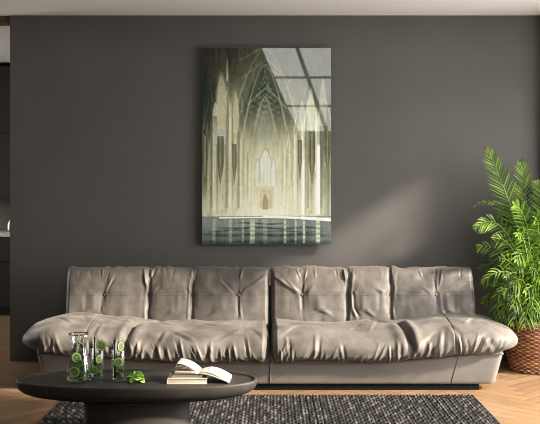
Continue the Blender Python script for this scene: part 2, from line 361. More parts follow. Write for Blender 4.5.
# ------------------------------------------------------------------ sofa
sofa = empty('sofa', (0, -.62, 0))
tag(sofa, 'long taupe velvet sofa with two tufted backs and two wrinkled seat cushions against dark wall', 'sofa')
SO = Vector((0, -.62, 0))
def hem(X): return .188+.062*sstep(.62, 1.55, np.abs(X))
def seat_cushion(side, seed):
    rng = np.random.RandomState(seed)
    nx, nt_ = 640, 230
    x0, x1 = .004, 1.71
    s = np.linspace(-1, 1, nx); X = (x0+x1)/2+(x1-x0)/2*(.6*np.sin(PI/2*s)+.4*s)
    di = np.clip((X-x0)/.05, 0, 1); do = np.clip((x1-X)/.34, 0, 1)
    ei = np.sqrt(np.clip(1-(1-di)**2, 0, 1)); eo = np.clip(1-(1-do)**2.1, 0, 1)**.52
    e = np.maximum(ei*.999, 0)*eo
    B = hem(X)-.012; T = .412+.036*sstep(.85, 1.32, X)-.012*np.exp(-((X-.45)/.3)**2)
    zm = B+.075+.0*X
    th = np.linspace(PI, -PI, nt_, endpoint=False)
    c, sn = np.cos(th), np.sin(th)
    E = e[:, None]
    hy = (.455+.0*X)[:, None]*np.clip(ei[:, None], 0, 1)**.5*np.clip(eo[:, None], 0, 1)**.55
    Yc = -.70-.03*sstep(1.0, 1.7, X)[:, None]*0
    y = Yc-hy*np.sign(c)*np.abs(c)**(2/2.7)
    up = (T-zm)[:, None]*E*np.abs(sn)**(2/2.5); dn = (zm-B)[:, None]*E*np.abs(sn)**(2/3.2)
    z = zm[:, None]+np.where(sn > 0, up, -dn)
    # front edge of the top droops a little
    P = np.stack([np.repeat(X[:, None], nt_, 1), y, z], 2)
    mid = P[nx//2]; q = np.concatenate([[0], np.cumsum(np.linalg.norm(np.diff(mid, axis=0), axis=1))])
    Q = np.repeat(q[None], nx, 0); XX = P[:, :, 0]
    i_front = int(np.argmin(np.abs(th))); qf = q[i_front]; qh = q[int(np.argmin(np.where((th < 0) & (th > -PI/2), np.abs(mid[:, 2]-(B[nx//2]+.022)), 9)))]
    D = .010*vnoise(XX*4+seed, Q*4, seed)+.006*vnoise(XX*9, Q*7, seed+1)
    mtop = sstep(.35, .75, Q)*sstep(qh+.12, qh-.02, Q)
    # gathers rising from the hem
    n = 44
    for k in range(n):
        cx = x0+.04+(x1-.22-x0)*(k+rng.uniform(-.35, .35))/n
        ln = rng.uniform(.05, .16)*(1+.6*(rng.rand() < .2)); sl = rng.uniform(-.2, .45)*.16
        wd = rng.uniform(.007, .012); am = rng.uniform(.004, .011)
        D += fold(XX, Q, (cx, qh), (cx+sl, qh-ln), wd, am, .35)
        D -= fold(XX, Q, (cx+wd*1.9, qh), (cx+sl*1.15+wd*2.2, qh-ln*.9), wd*.9, am*.9, .35)
    # long creases across the top
    for k in range(15):
        cx = rng.uniform(.05, 1.5); q0 = rng.uniform(.45, qf-.05); an = rng.uniform(-1, 1); ln = rng.uniform(.12, .3)
        wd = rng.uniform(.01, .02); am = rng.uniform(.003, .007)
        bx, by = cx+ln*math.sin(an), q0+ln*math.cos(an)
        D += fold(XX, Q, (cx, q0), (bx, by), wd, am, .3)-fold(XX, Q, (cx+wd*1.8, q0), (bx+wd*1.8, by), wd, am, .3)
    fx = .90 if side > 0 else .93                                # the deep fold from the back edge to the front
    D -= fold(XX, Q, (fx-.16, .42), (fx+.0, .62), .03, .026, .2)
    D -= fold(XX, Q, (fx, .60), (fx+.035, qh-.10), .020, .030, .2)
    D += fold(XX, Q, (fx+.05, .55), (fx+.075, qh-.12), .035, .022, .25)
    D += fold(XX, Q, (fx-.06, .62), (fx-.02, qh-.08), .035, .014, .25)
    D += fold(XX, Q, (1.22, .45), (1.45, .42), .05, .012, .3)
    D -= fold(XX, Q, (1.235, .40), (1.225, qh), .006, .005, .1)   # stitched seam
    D -= fold(XX, Q, (.02, .60), (.4, .56), .04, .010, .3)
    N = grid_normals(P, True)
    if np.sum(N[nx//2, nt_//4]*np.array([0, 0, 1])) < 0: N = -N
    fade = np.minimum(1, np.minimum(sstep(0, .03, XX-x0), sstep(0, .05, x1-XX)))
    P = P+N*(D*fade)[:, :, None]
    P[:, :, 2] = np.maximum(P[:, :, 2], (B-.012)[:, None])
    P[:, :, 0] *= side
    V = P.reshape(-1, 3)-np.array(SO); F = grid_faces(nx, nt_, True)
    return mesh_obj('seat_cushion', V, F, M['sofa'], sofa, fix=True)
for sd_, sdn in ((-1, 11), (1, 5)): seat_cushion(sd_, sdn)

BT = [.23, .565, .88, 1.205]
def back_cushion(side, seed):
    rng = np.random.RandomState(seed)
    nx, nt_ = 520, 330
    x0, x1, zb, zt = .004, 1.49, .30, .768
    s = np.linspace(-1, 1, nx); X = (x0+x1)/2+(x1-x0)/2*(.6*np.sin(PI/2*s)+.4*s)
    r0, r1 = .035, .04
    ei = np.sqrt(np.clip(1-(1-np.clip((X-x0)/r0, 0, 1))**2, 0, 1))*np.sqrt(np.clip(1-(1-np.clip((x1-X)/r1, 0, 1))**2, 0, 1))
    th = np.linspace(PI/2, PI/2-2*PI, nt_, endpoint=False); c, sn = np.cos(th), np.sin(th)   # 0 = front, pi/2 = top
    zc, hz, hy = (zb+zt)/2, (zt-zb)/2, .115
    zz = zc+hz*np.sign(sn)*np.abs(sn)**(2/5.5); yy = -hy*np.sign(c)*np.abs(c)**(2/3.2)
    Z = np.repeat(zz[None], nx, 0); XX = np.repeat(X[:, None], nt_, 1)
    Y = yy[None]*(.35+.65*ei[:, None])
    Z = zc+(Z-zc)*(.965+.035*ei[:, None])
    front = np.repeat((c > 0)[None], nx, 0)*sstep(0, .5, np.repeat(np.abs(c)[None], nx, 0))
    zbn = .566
    D = np.zeros_like(Z)
    edges = [0, BT[1], BT[2], 1.49]
    for k in range(3):                                            # pads swell between the deep creases
        a, b_ = edges[k], edges[k+1]; m_ = (a+b_)/2; h = (b_-a)/2
        D += .014*np.clip(1-np.abs((XX-m_)/h)**2, 0, 1)*np.clip(1-((Z-zc)/hz)**2, 0, 1)**.5
    for k, bx in enumerate(BT):
        r = np.hypot(XX-bx, Z-zbn); big = k in (1, 2)
        D -= .020*np.exp(-r/.05)+.014*np.exp(-(r/.016)**2)
        for z_a, z_b, dx in ((zbn, zt+.02, rng.uniform(-.012, .012)), (zbn, zb, rng.uniform(-.012, .012))):
            XW_ = XX+(.006*vnoise(Z*13+k*3, Z*0, seed+k)+.002*vnoise(Z*34, Z*0, seed+k))*sstep(0, .08, np.abs(Z-zbn))
            D += fold(XW_, Z, (bx, z_a), (bx+dx, z_b), .011, -.011 if big else -.0012, .06)
            D += fold(XX, Z, (bx, z_a), (bx+dx, z_b), .034, -.006 if big else -.003, .06)
            if big: D += fold(XW_, Z, (bx+.018, z_a), (bx+dx*2+.030, z_b), .012, .006, .3)
        for i in range(6 if big else 5):
            an = 2*PI*(i+.5+rng.uniform(-.35, .35))/6; ln = rng.uniform(.06, .17); wd = rng.uniform(.007, .013); am = rng.uniform(.004, .008)*(1.4 if big else 1)
            a = (bx+.01*math.cos(an), zbn+.01*math.sin(an)); e2 = (bx+ln*math.cos(an), zbn+ln*math.sin(an)*.9)
            e3 = (bx+ln*math.cos(an+.14), zbn+ln*math.sin(an+.14)*.9)
            D += fold(XX, Z, a, e2, wd, am, .35)-fold(XX, Z, a, e3, wd*.9, am*.9, .35)
        for i in range(6 if big else 3):                          # gathers under the top edge
            cx = bx+rng.uniform(-.06, .06); ln = rng.uniform(.04, .12)
            D += fold(XX, Z, (cx, zt+.02), (bx+(cx-bx)*.5, zt-ln), .008, rng.uniform(-.011, .011), .3)
    for i in range(16):
        cx = rng.uniform(.03, 1.46); ln = rng.uniform(.03, .07)
        D += fold(XX, Z, (cx, zt+.02), (cx+rng.uniform(-.03, .03), zt-ln), .008, rng.uniform(-.008, .008), .3)
    # diagonal pulls
    for (a, b_, wd, am) in (((.05, .70), (.23, .575), .012, .012), ((.23, .56), (.42, .45), .013, .014), ((1.20, .56), (1.38, .40), .014, .014), ((1.24, .55), (1.42, .44), .010, -.010), ((.60, .54), (.74, .44), .011, .011)):
        D += fold(XX, Z, a, b_, wd, am, .25)
    D += fold(XX, Z, (-.1, zbn), (1.6, zbn), .0042, -.008, .02)+fold(XX, Z, (-.1, zbn), (1.6, zbn), .02, -.004, .02)
    D += .006*vnoise(XX*7, Z*7, seed)+.003*vnoise(XX*17, Z*17, seed+2)
    Y = Y-D*front
    top = np.repeat(np.clip(sn, 0, 1)[None]**6, nx, 0)
    Z = Z+top*(.007*vnoise(XX*8, XX*0, seed+5)+.006*vnoise(XX*24, Y*8, seed+6)-.012*np.exp(-((XX-BT[1])/.02)**2)-.012*np.exp(-((XX-BT[2])/.02)**2)-.006*np.exp(-((XX-BT[0])/.02)**2))
    Xd = XX+.006*vnoise(Z*9, Z*0+seed, seed)*np.where(XX > 1.3, 1, 0)*sstep(1.4, 1.49, XX)
    lean = math.tan(math.radians(14))
    Yw = -.43+Y+(Z-.55)*lean
    P = np.stack([Xd*side, Yw, Z], 2)
    o = mesh_obj('back_cushion', P.reshape(-1, 3)-np.array(SO), grid_faces(nx, nt_, True), M['sofa_back'], sofa, fix=True)
    d = MB(); ln_ = []
    for i in range(6, nx-6, 3):
        j = int(np.argmin(np.where(c > .2, np.abs(Z[i]-zbn), 9))); p = P[i, j]-np.array(SO); ln_.append((p[0], p[1]+.0008, p[2]))
    d.tube(ln_, .0022, 5); d.build('seam', M['piping'], o, True)
    for bx in BT:
        i = int(np.argmin(np.abs(X-bx))); j = int(np.argmin(np.where(c > .2, np.abs(Z[i]-zbn), 9)))
        p = P[i, j]-np.array(SO)
        d = MB(); d.lathe([(0, .008), (.007, .007), (.0125, .003), (.013, -.002), (0, -.004)], 16)
        bo = d.build('button', M['piping'], o, True); bo.rotation_euler = (PI/2, 0, 0); bo.location = Vector(p)+Vector((0, -.002, 0))
    return o
for sd_, sdn in ((-1, 31), (1, 23)): back_cushion(sd_, sdn)

def sofa_base():
    # rounded outline lofted upwards, flared at the ends, its top line rising at the ends
    hx0, yf, yb, r = 1.515, -1.075, -.14, .05
    pts = []
    def arc(cx, cy, a0, a1):
        for k in range(9): a = a0+(a1-a0)*k/8; pts.append((cx+r*math.cos(a), cy+r*math.sin(a)))
    nF = 120
    arc(-hx0+r, yf+r, PI, 1.5*PI)
    for k in range(1, nF): pts.append((-hx0+r+(2*hx0-2*r)*k/nF, yf))
    arc(hx0-r, yf+r, -PI/2, 0); 
    for k in range(1, 20): pts.append((hx0, yf+r+(yb-yf-2*r)*k/20))
    arc(hx0-r, yb-r, 0, PI/2)
    for k in range(1, 30): pts.append((hx0-r-(2*hx0-2*r)*k/30, yb))
    arc(-hx0+r, yb-r, PI/2, PI)
    for k in range(1, 20): pts.append((-hx0, yb-r-(yb-yf-2*r)*k/20))
    pts = np.array(pts); n = len(pts); V = []
    lev = [0, .012, .03, .1, .25, .4, .55, .7, .85, .95, 1.0]
    ins = [.014, .004, 0, 0, 0, 0, 0, 0, 0, .004, .014]
    for t, s in zip(lev, ins):
        X = pts[:, 0]; fl = 1+.043*t
        z = .042+t*(hem(X)+.03-.042)
        x = X*fl; x = x-np.sign(x)*s*sstep(1.3, 1.5, np.abs(X)); y = pts[:, 1]+s*np.where(pts[:, 1] < -.6, 1, -1)
        y = y-.006*np.sin(PI*t)*np.where(pts[:, 1] < yf+.01, 1, 0)
        V.append(np.stack([x, y, z], 1))
    P = np.array(V); F = grid_faces(len(lev), n, True)
    V = P.reshape(-1, 3); m_ = len(V)
    F.append(tuple(range(n))); F.append(tuple((len(lev)-1)*n+i for i in range(n))[::-1])
    o = mesh_obj('base', V-np.array(SO), F, M['base'], sofa, fix=True)
    for sx_ in (-1.213, 0, 1.213):
        d = MB(); f = .0022
        d.tube([(sx_*(1+.043*t), yf-.006*math.sin(PI*t)-.0005, .046+t*(float(hem(np.array(sx_)))+.02-.046)) for t in np.linspace(0, 1, 9)], .0032 if sx_ else .005, 6)
        d.build('seam', M['piping'], o, True).location = -SO
    d = MB(); xs = np.linspace(-1.56, 1.56, 120)
    d.tube([(x, yf-.016+.05*max(0, abs(x)-1.48), float(hem(np.array(x)))-.004) for x in xs], .0055, 8)
    d.build('piping', M['piping'], o, True).location = -SO
    d = MB(); d.box(-1.40, 1.40, -1.062, -.2, 0, .043); d.build('plinth', M['plinth'], sofa).location = -SO
sofa_base()
b = MB(); b.box(-1.46, 1.46, -.33, -.15, .2, .62, .04); b.build('back_frame', M['base'], sofa, True).location = -SO

# ------------------------------------------------------------------ picture on the wall
def painting():
    W, H = 194, 296
    U, V = np.meshgrid(np.linspace(0, 129, W), np.linspace(0, 196, H))
    C = np.zeros((H, W, 3))
    rng = np.random.RandomState(3)
    def c(*k): return np.array(k, float)
    def put(col, m): 
        nonlocal C
        C = C*(1-m[..., None])+c(*col)*m[..., None]
    def G(x, y, rx, ry, p=2): return np.exp(-(np.abs((U-x)/rx)**p+np.abs((V-y)/ry)**p))
    def seg(x0, y0, x1, y1, wd):
        dx, dy = x1-x0, y1-y0; L2 = dx*dx+dy*dy
        t = np.clip(((U-x0)*dx+(V-y0)*dy)/L2, 0, 1); d = np.hypot(U-x0-t*dx, V-y0-t*dy)
        return np.clip(1-(d-wd/2)/.7, 0, 1)*(d < wd/2+.7)
    def rect(x0, x1, y0, y1, s=.7): return sstep(x0-s, x0+s, U)*sstep(x1+s, x1-s, U)*sstep(y0-s, y0+s, V)*sstep(y1+s, y1-s, V)
    def lancet(xc, hw, ytop, ybot, hh):                          # pointed arch opening
        yy = np.clip((V-ytop)/hh, 0, 1); wv = hw*np.sqrt(np.clip(1-(1-yy)**2, 0, 1))*(.55+.45*yy)
        return np.clip((wv-np.abs(U-xc))/.8+.5, 0, 1)*sstep(ytop-.5, ytop+.8, V)*sstep(ybot+.6, ybot-(.6 if hw < 8 else 34), V)
    def arch_line(xc, hw, ytop, ybot, hh, wd):
        a = lancet(xc, hw, ytop, ybot, hh); b_ = lancet(xc, max(hw-wd, .1), ytop+wd*1.3, ybot+2, hh); return np.clip(a-b_, 0, 1)
    ramp = np.clip(V/168, 0, 1)[..., None]
    C = c(74, 76, 60)*(1-ramp)+c(178, 170, 132)*ramp
    put((226, 217, 180), .85*G(66, 152, 34, 30)); put((196, 186, 146), .5*G(64, 110, 44, 40)); put((150, 146, 112), .5*G(40, 60, 26, 40))
    put((38, 45, 38), .92*sstep(20, 6, U)*sstep(120, 40, V)); put((58, 50, 33), .75*G(26, 6, 22, 26)); put((50, 60, 48), .8*G(4, 110, 8, 40))
    put((62, 72, 58), .75*sstep(96, 122, U)*sstep(130, 60, V)); put((84, 92, 72), .5*G(92, 22, 22, 40))
    # vault: big pointed bay with a dark green patterned web
    put((86, 92, 72), .9*lancet(63, 30, 2, 96, 70)); put((58, 72, 58), .9*lancet(63, 22, 18, 78, 50)); put((122, 124, 98), .8*lancet(62, 15, 50, 110, 44))
    for k in range(9):
        y = 22+6*k; s = 2+k*2.1
        m = lancet(63, 21, 20, 80, 50)
        put((128, 132, 104), .7*np.maximum(seg(63-s, y+7, 63, y, .7), seg(63, y, 63+s, y+7, .7))*m)
        put((34, 46, 38), .6*np.maximum(seg(63-s, y+3, 63, y+10, .8), seg(63, y+10, 63+s, y+3, .8))*m)
    for hw, yt, col in ((31, 0, (150, 142, 108)), (27, 8, (112, 110, 84)), (22, 16, (168, 160, 124)), (16, 48, (176, 170, 134)), (11, 62, (150, 150, 122))):
        put(col, .8*arch_line(63, hw, yt, 108, 66, 1.3))
    for (x0, y0, x1, y1) in ((46, 56, 66, 38), (40, 30, 66, 10), (38, 12, 60, 0), (84, 60, 66, 40), (88, 34, 66, 12), (60, 18, 84, 30)):
        put((156, 148, 112), .6*seg(x0, y0, x1, y1, 1.0))
    # mist in the nave and far windows
    put((214, 208, 176), .55*G(64, 122, 16, 34))
    for xc, hw, yt, yb in ((55.5, 2.2, 112, 138), (63.5, 5.2, 102, 137), (71.5, 2.2, 112, 138)):
        put((160, 152, 116), lancet(xc, hw+1.4, yt-3, yb, 14)); put((204, 212, 204), lancet(xc, hw, yt, yb, 12))
    for x in (61.8, 65.2): put((150, 146, 116), .8*seg(x, 108, x, 137, .8))
    put((156, 150, 118), .8*seg(63.5, 94, 63.5, 104, .9))
    put((168, 144, 100), .85*rect(55, 72, 138, 160)); put((206, 184, 134), lancet(63.5, 5, 141, 160, 9)); put((132, 104, 62), lancet(63.5, 2.6, 146, 161, 7))
    # arcades on both sides, thinning towards the nave
    def column(x, wd, y0, y1, col, dk=(92, 88, 66)):
        f = sstep(y0-6, y0+26, V); 
        put(dk, .55*f*rect(x+wd*.35, x+wd*.95, y0-8, y1, .9)); put(col, .85*f*rect(x-wd/2, x+wd/2, y0-8, y1, .7))
        put(tuple(np.minimum(np.array(col)*1.16, 255)), .8*f*rect(x-wd/2, x-wd/6, y0-8, y1, .5))
        put(tuple(np.array(col)*.8), .6*rect(x-wd*.7, x+wd*.7, y0+17, y0+19, .6)); put(tuple(np.array(col)*.85), .6*rect(x-wd*.75, x+wd*.75, y1-3, y1, .7))
        for sg in (-1, 1): put(col, .55*arch_line(x+sg*wd*1.5, wd*1.5, y0-8, y0+20, 24, .8))
    for x, wd, y0, y1, col in ((7, 3, 84, 168, (150, 148, 120)), (12.5, 3.6, 62, 166, (186, 180, 146)), (21, 4.5, 84, 165, (168, 164, 136)), (28.5, 2.6, 50, 163, (206, 196, 156)),
                              (34, 3.4, 70, 162, (182, 172, 132)), (39.5, 2.2, 84, 160, (204, 194, 156)), (44, 2.2, 92, 159, (190, 180, 140)), (48, 1.6, 104, 158, (212, 204, 168)), (51.5, 1.4, 112, 157, (196, 186, 148)),
                              (75.5, 1.3, 110, 157, (204, 194, 156)), (79, 1.6, 104, 158, (186, 176, 134)), (83, 2.0, 94, 160, (214, 206, 168)), (88, 2.2, 86, 162, (186, 178, 138)), (93.5, 2.8, 80, 164, (222, 214, 176)),
                              (101, 3.2, 70, 166, (236, 228, 190)), (108, 2.4, 84, 165, (170, 166, 132)), (115.5, 4.6, 58, 167, (236, 230, 194)), (124, 3.4, 80, 168, (140, 144, 116))):
        column(x, wd, y0, y1, col)
    put((255, 250, 226), rect(100.8, 102.6, 112, 167, .5)); put((255, 251, 230), rect(115, 118, 96, 166, .6)); put((250, 244, 214), .8*rect(88.8, 89.8, 130, 163, .4))
    # pointed niches and hanging lanterns in the side walls
    put((196, 186, 146), .9*lancet(19.5, 4.6, 26, 82, 22)); put((168, 158, 118), .8*arch_line(19.5, 5.6, 23, 84, 22, 1.1))
    put((222, 212, 170), seg(25.2, 12, 25.2, 32, 1.1)); put((206, 198, 160), lancet(13.5, 2.6, 54, 68, 9)); put((166, 176, 170), .8*rect(14, 24, 82, 96))
    put((192, 182, 140), .8*lancet(34, 3, 44, 84, 16)); put((200, 192, 154), .7*lancet(109, 4, 40, 82, 20)); put((184, 178, 146), .6*lancet(100, 3.2, 52, 88, 16)); put((176, 172, 140), .6*lancet(121, 3.6, 30, 78, 20))
    def pendant(x, hw, y0, y1, col=(74, 74, 54)):
        t = np.clip((V-y0)/(y1-y0), 0, 1); wv = hw*np.where(t < .55, 1, (1-t)/.45)
        put(col, .72*np.clip((wv-np.abs(U-x))/.8+.5, 0, 1)*sstep(y0-.5, y0+.5, V)*sstep(y1+.5, y1-.5, V))
        put((150, 140, 100), .5*seg(x, y0+2, x, y1-3, .7))
    for x, hw, y0, y1 in ((3, 3, 86, 131), (18.5, 3.2, 90, 136), (32.5, 2, 96, 134), (110, 3.2, 84, 134), (125.5, 3, 78, 124), (98, 2, 92, 132)): pendant(x, hw, y0, y1)
    for k in range(60):                                          # carved detail on the arcades
        x = rng.uniform(0, 129); y = rng.uniform(20, 150)
        if 52 < x < 76: continue
        put((206, 196, 156) if rng.rand() < .5 else (90, 88, 66), .3*seg(x, y, x+rng.uniform(-1.5, 1.5), y+rng.uniform(3, 14), .7))
    def blur(r):
        nonlocal C
        k = np.exp(-np.linspace(-2, 2, 2*r+1)**2); k /= k.sum()
        for ax in (0, 1):
            pad = [(0, 0)]*3; pad[ax] = (r, r); Q_ = np.pad(C, pad, mode='edge'); n_ = C.shape[ax]
            C = sum(k[i]*np.take(Q_, np.arange(i, i+n_), axis=ax) for i in range(2*r+1))
    K = C.copy(); blur(4); C = .4*C+.6*K
    put((240, 232, 196), .6*G(64, 160, 64, 15)); put((240, 232, 198), .42*G(65, 140, 24, 38)); K2 = rect(58, 70, 141, 160, 1.5); put((178, 158, 116), .55*K2); put((146, 126, 88), .6*lancet(63.5, 2.8, 146, 161, 7)); put((206, 216, 200), .5*lancet(63.5, 5, 102, 137, 12)); put((186, 178, 140), .35*G(36, 130, 26, 36)); put((190, 184, 150), .3*G(96, 130, 24, 36))
    put((28, 34, 29), .85*sstep(18, 3, U)*sstep(120, 30, V)); put((40, 36, 24), .8*G(22, 0, 22, 24)); put((54, 60, 46), .4*G(60, 10, 50, 34)); put((70, 78, 62), .35*G(122, 90, 10, 50))
    for x, hw, y0, y1 in ((3, 3, 86, 131), (18.5, 3.4, 88, 138), (32.5, 2.2, 96, 136), (110, 3.4, 84, 136), (125.5, 3, 78, 126), (98, 1.8, 92, 132)): pendant(x, hw, y0, y1, (92, 88, 64))
    for x in (9.5, 25, 36.5, 106, 119.5): put((120, 118, 92), .45*rect(x-1.2, x+1.2, 70, 160, 1.2)*sstep(60, 90, V))
    put((255, 250, 226), .9*rect(100.8, 102.4, 114, 166, .6)); put((255, 251, 230), .95*rect(115, 118, 98, 166, .6))
    # wet floor: bright streak, dark bands, upright reflections
    fl = sstep(167, 169, V)
    put((104, 114, 106), fl); put((150, 152, 132), .5*fl*G(60, 172, 50, 12)); put((62, 74, 70), .55*fl*sstep(176, 196, V))
    put((255, 250, 226), seg(18, 169.4, 84, 168.8, .7)); put((255, 252, 232), seg(62, 168.3, 129, 170.4, 1.5)); put((255, 250, 230), .9*seg(100, 169.5, 129, 171.5, 2.4))
    for x0, x1, y, wd in ((34, 84, 175.0, .9), (18, 122, 179.6, 1.1), (0, 129, 186.4, 1.5), (60, 120, 183, .6), (6, 50, 182.5, .6), (0, 129, 194, 2.0)):
        put((34, 42, 39), .75*fl*np.exp(-((V-y-.6*np.sin(U*.13+y))/wd)**2)*sstep(x0-6, x0+14, U)*sstep(x1+6, x1-14, U)*(.75+.25*vnoise(U*.2, V*.5, 4)))
    for x, wd, a in ((41, 2, .5), (50.5, 5, .75), (63, 4, .3), (83, 2.5, .75), (93.5, 2, .5), (102, 2.2, .85), (116, 4.2, .85), (28.5, 3, .4), (12, 3, .35)):
        put((232, 226, 190), .8*a*rect(x-wd/2, x+wd/2, 171, 195, .8)*(.8+.2*np.sin(V*1.3+x)))
    put((40, 50, 48), .5*fl*sstep(190, 196, V)); put((176, 190, 186), .7*seg(56, 196.5, 74, 196.5, 3)*0)
    g = vnoise(U*.35, V*.07, 8)*9+vnoise(U*1.1, V*.25, 9)*7+vnoise(U*.9, V*.9, 10)*5
    S = C.copy(); blur(3); C = S+.95*(S-C)
    gr = C.mean(axis=2, keepdims=True); C = (gr+.72*(C-gr))*np.array([.97, 1.0, .985])
    C = np.clip(C*1.0+g[..., None], 6, 255)/255
    C = np.where(C <= .04045, C/12.92, ((C+.055)/1.055)**2.4)
    C = C*1.30; return W, H, np.where(C > .7, .7+.22*np.tanh((C-.7)/.4), C)
PX0, PX1 = at(202, 0, -.05).x, at(331, 0, -.05).x; PZ0, PZ1 = at(0, 244.5, -.05).z, at(0, 48, -.05).z
art = empty('wall_picture', ((PX0+PX1)/2, 0, (PZ0+PZ1)/2)); AL = np.array(art.location)
tag(art, 'tall glossy frameless print of a misty gothic hall hanging on the dark wall', 'picture')
W_, H_, PC = painting()
gx, gz = np.meshgrid(np.linspace(PX0, PX1, W_), np.linspace(PZ1, PZ0, H_))
mesh_obj('print', np.stack([gx.ravel()-AL[0], np.full(gx.size, -.0502), gz.ravel()-AL[2]], 1), grid_faces(H_, W_), M['art'], art, cols=PC.reshape(-1, 3), fix=False)
b = MB(); b.box(PX0-AL[0], PX1-AL[0], -.05, -.034, PZ0-AL[2], PZ1-AL[2]); b.build('panel', M['panel_edge'], art)
for hz_ in (PZ0-AL[2]+.12, PZ1-AL[2]-.16): b = MB(); b.box(PX0-AL[0]+.1, PX1-AL[0]-.1, -.034, 0, hz_, hz_+.04); b.build('hanger', M['panel_edge'], art)

# ------------------------------------------------------------------ rug
def rug():
    x0, x1, y0, y1 = -1.325, 1.325, -3.35, -1.26
    cw, cl = .021, .07
    nx, ny = int((x1-x0)/.006), int((y1-y0)/.0085)
    X, Y = np.meshgrid(np.linspace(x0, x1, nx), np.linspace(y0, y1, ny))
    ci = np.floor((X-x0)/cw); fx = (X-x0)/cw-ci
    yy = (Y-y0)/cl+.5*(ci % 2)+.12*vnoise(X*6, Y*6, 3); cj = np.floor(yy); fy = yy-cj
    hsh = np.sin(ci*12.9898+cj*78.233)*43758.5453; hsh = hsh-np.floor(hsh)
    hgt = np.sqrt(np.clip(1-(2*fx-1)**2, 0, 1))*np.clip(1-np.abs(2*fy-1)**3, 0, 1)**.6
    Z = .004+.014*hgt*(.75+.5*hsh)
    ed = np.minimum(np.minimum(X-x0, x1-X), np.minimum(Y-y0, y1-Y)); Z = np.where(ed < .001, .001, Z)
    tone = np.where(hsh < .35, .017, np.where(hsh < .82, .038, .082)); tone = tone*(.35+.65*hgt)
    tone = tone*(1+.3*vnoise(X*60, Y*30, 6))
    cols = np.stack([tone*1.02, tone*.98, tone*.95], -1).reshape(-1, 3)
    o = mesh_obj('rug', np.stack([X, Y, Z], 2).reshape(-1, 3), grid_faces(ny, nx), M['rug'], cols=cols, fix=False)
    tag(o, 'dark grey chunky woven rug lying on the parquet before the sofa', 'rug')
rug()

# ------------------------------------------------------------------ coffee table
TX, TY, TZ = (137-270)/185, -2.31, .33
tab = empty('coffee_table', (TX, TY, 0)); tag(tab, 'low oval dark wood coffee table with tray rim on thick pedestal', 'table')
prof = [(0, .320), (.80, .320), (.955, .3202), (.965, .3225), (.972, .328), (.980, .3305), (.992, .330), (.999, .326), (1.0, .318), (.996, .300), (.980, .282), (.945, .265), (.885, .251), (.80, .242), (.68, .236), (.5, .233), (0, .233)]
b = MB(); b.lathe(prof, 128, ell=(.65, .26), power=2.25); b.build('tabletop', M['table'], tab, True)
b = MB(); b.lathe([(0, .233), (.335, .233), (.30, .226), (.287, .21), (.283, .17), (.285, .08), (.29, .03), (.292, .0186), (.285, .0186), (0, .0186)], 96, ell=(1, .62), power=2.2); b.build('pedestal', M['table'], tab, True)
TOPZ = .3202

# ------------------------------------------------------------------ drinks
def lime_wheel(name, loc, rot, r=.029, t=.006, label='', half=False, group=None):
    nr, na = 14, 64; V, C_ = [], []
    for sgn in (1, -1):
        for i in range(nr):
            f = i/(nr-1); rr = r*.97*f
            for k in range(na):
                a = 2*PI*k/na; V.append((rr*math.cos(a), rr*math.sin(a), sgn*(t/2-.0004*(f > .9))))
                w_ = abs(((a*9/(2*PI)) % 1)-.5)*2                 # 1 on a membrane
                if f > .9: col = srgb(100, 160, 40)
                elif f > .76: col = srgb(236, 242, 196)
                elif f < .09 or w_ > .84: col = srgb(176, 202, 110)
                else:
                    g = .5+.5*math.sin(k*7.3+i*2.1); col = tuple(x*(1-g)+y*g for x, y in zip(srgb(92, 122, 36), srgb(140, 166, 66)))
                C_.append(col)
    F = []
    for s in range(2):
        o = s*nr*na
        for i in range(nr-1):
            for k in range(na):
                j = (k+1) % na; q = (o+i*na+k, o+(i+1)*na+k, o+(i+1)*na+j, o+i*na+j); F.append(q if s == 0 else q[::-1])
    root = empty(name, loc); root.rotation_euler = rot
    mesh_obj('flesh', V, F, M['flesh'], root, cols=np.array(C_))
    rb = MB(); rb.lathe([(r*.965, t/2), (r*.99, t/2*.9), (r, t/4), (r, -t/4), (r*.99, -t/2*.9), (r*.965, -t/2)], na); rb.build('rind', M['rind'], root, True)
    tag(root, label, 'lime slice', group); return root

def leaf_mesh(bm, c, d, n, L, W_, cup=.2):
    d = Vector(d).normalized(); n = Vector(n); s = d.cross(n).normalized(); n = s.cross(d)
    rows = []
    for i in range(7):
        f = i/6; wv = W_*math.sin(PI*min(1, f*.92+.06))**.8; cz = -cup*L*f*f
        rows.append([bm.verts.new(Vector(c)+d*(L*f)+s*(wv*k/2)+n*(cz+abs(k)*.12*wv+.0015*math.sin(9*f+k*2))) for k in (-2, -1, 0, 1, 2)])
    for a, b_ in zip(rows, rows[1:]):
        for k in range(4): bm.faces.new((a[k], a[k+1], b_[k+1], b_[k]))
def mint(name, loc, n, L, seed, label, m='mint', up=.5, group=None, cat='mint'):
    rng = random.Random(seed); b_ = MB()
    for i in range(n):
        a = rng.uniform(0, 2*PI); e = rng.uniform(-.2, 1)*up
        leaf_mesh(b_.b, (rng.uniform(-.006, .006), rng.uniform(-.006, .006), rng.uniform(0, .01)), (math.cos(a), math.sin(a), e), (-math.cos(a)*e, -math.sin(a)*e, 1), L*rng.uniform(.7, 1.1), L*.55, .2)
    o = b_.build(name, M[m], None, True, False); o.location = loc
    tag(o, label, cat, group); return o

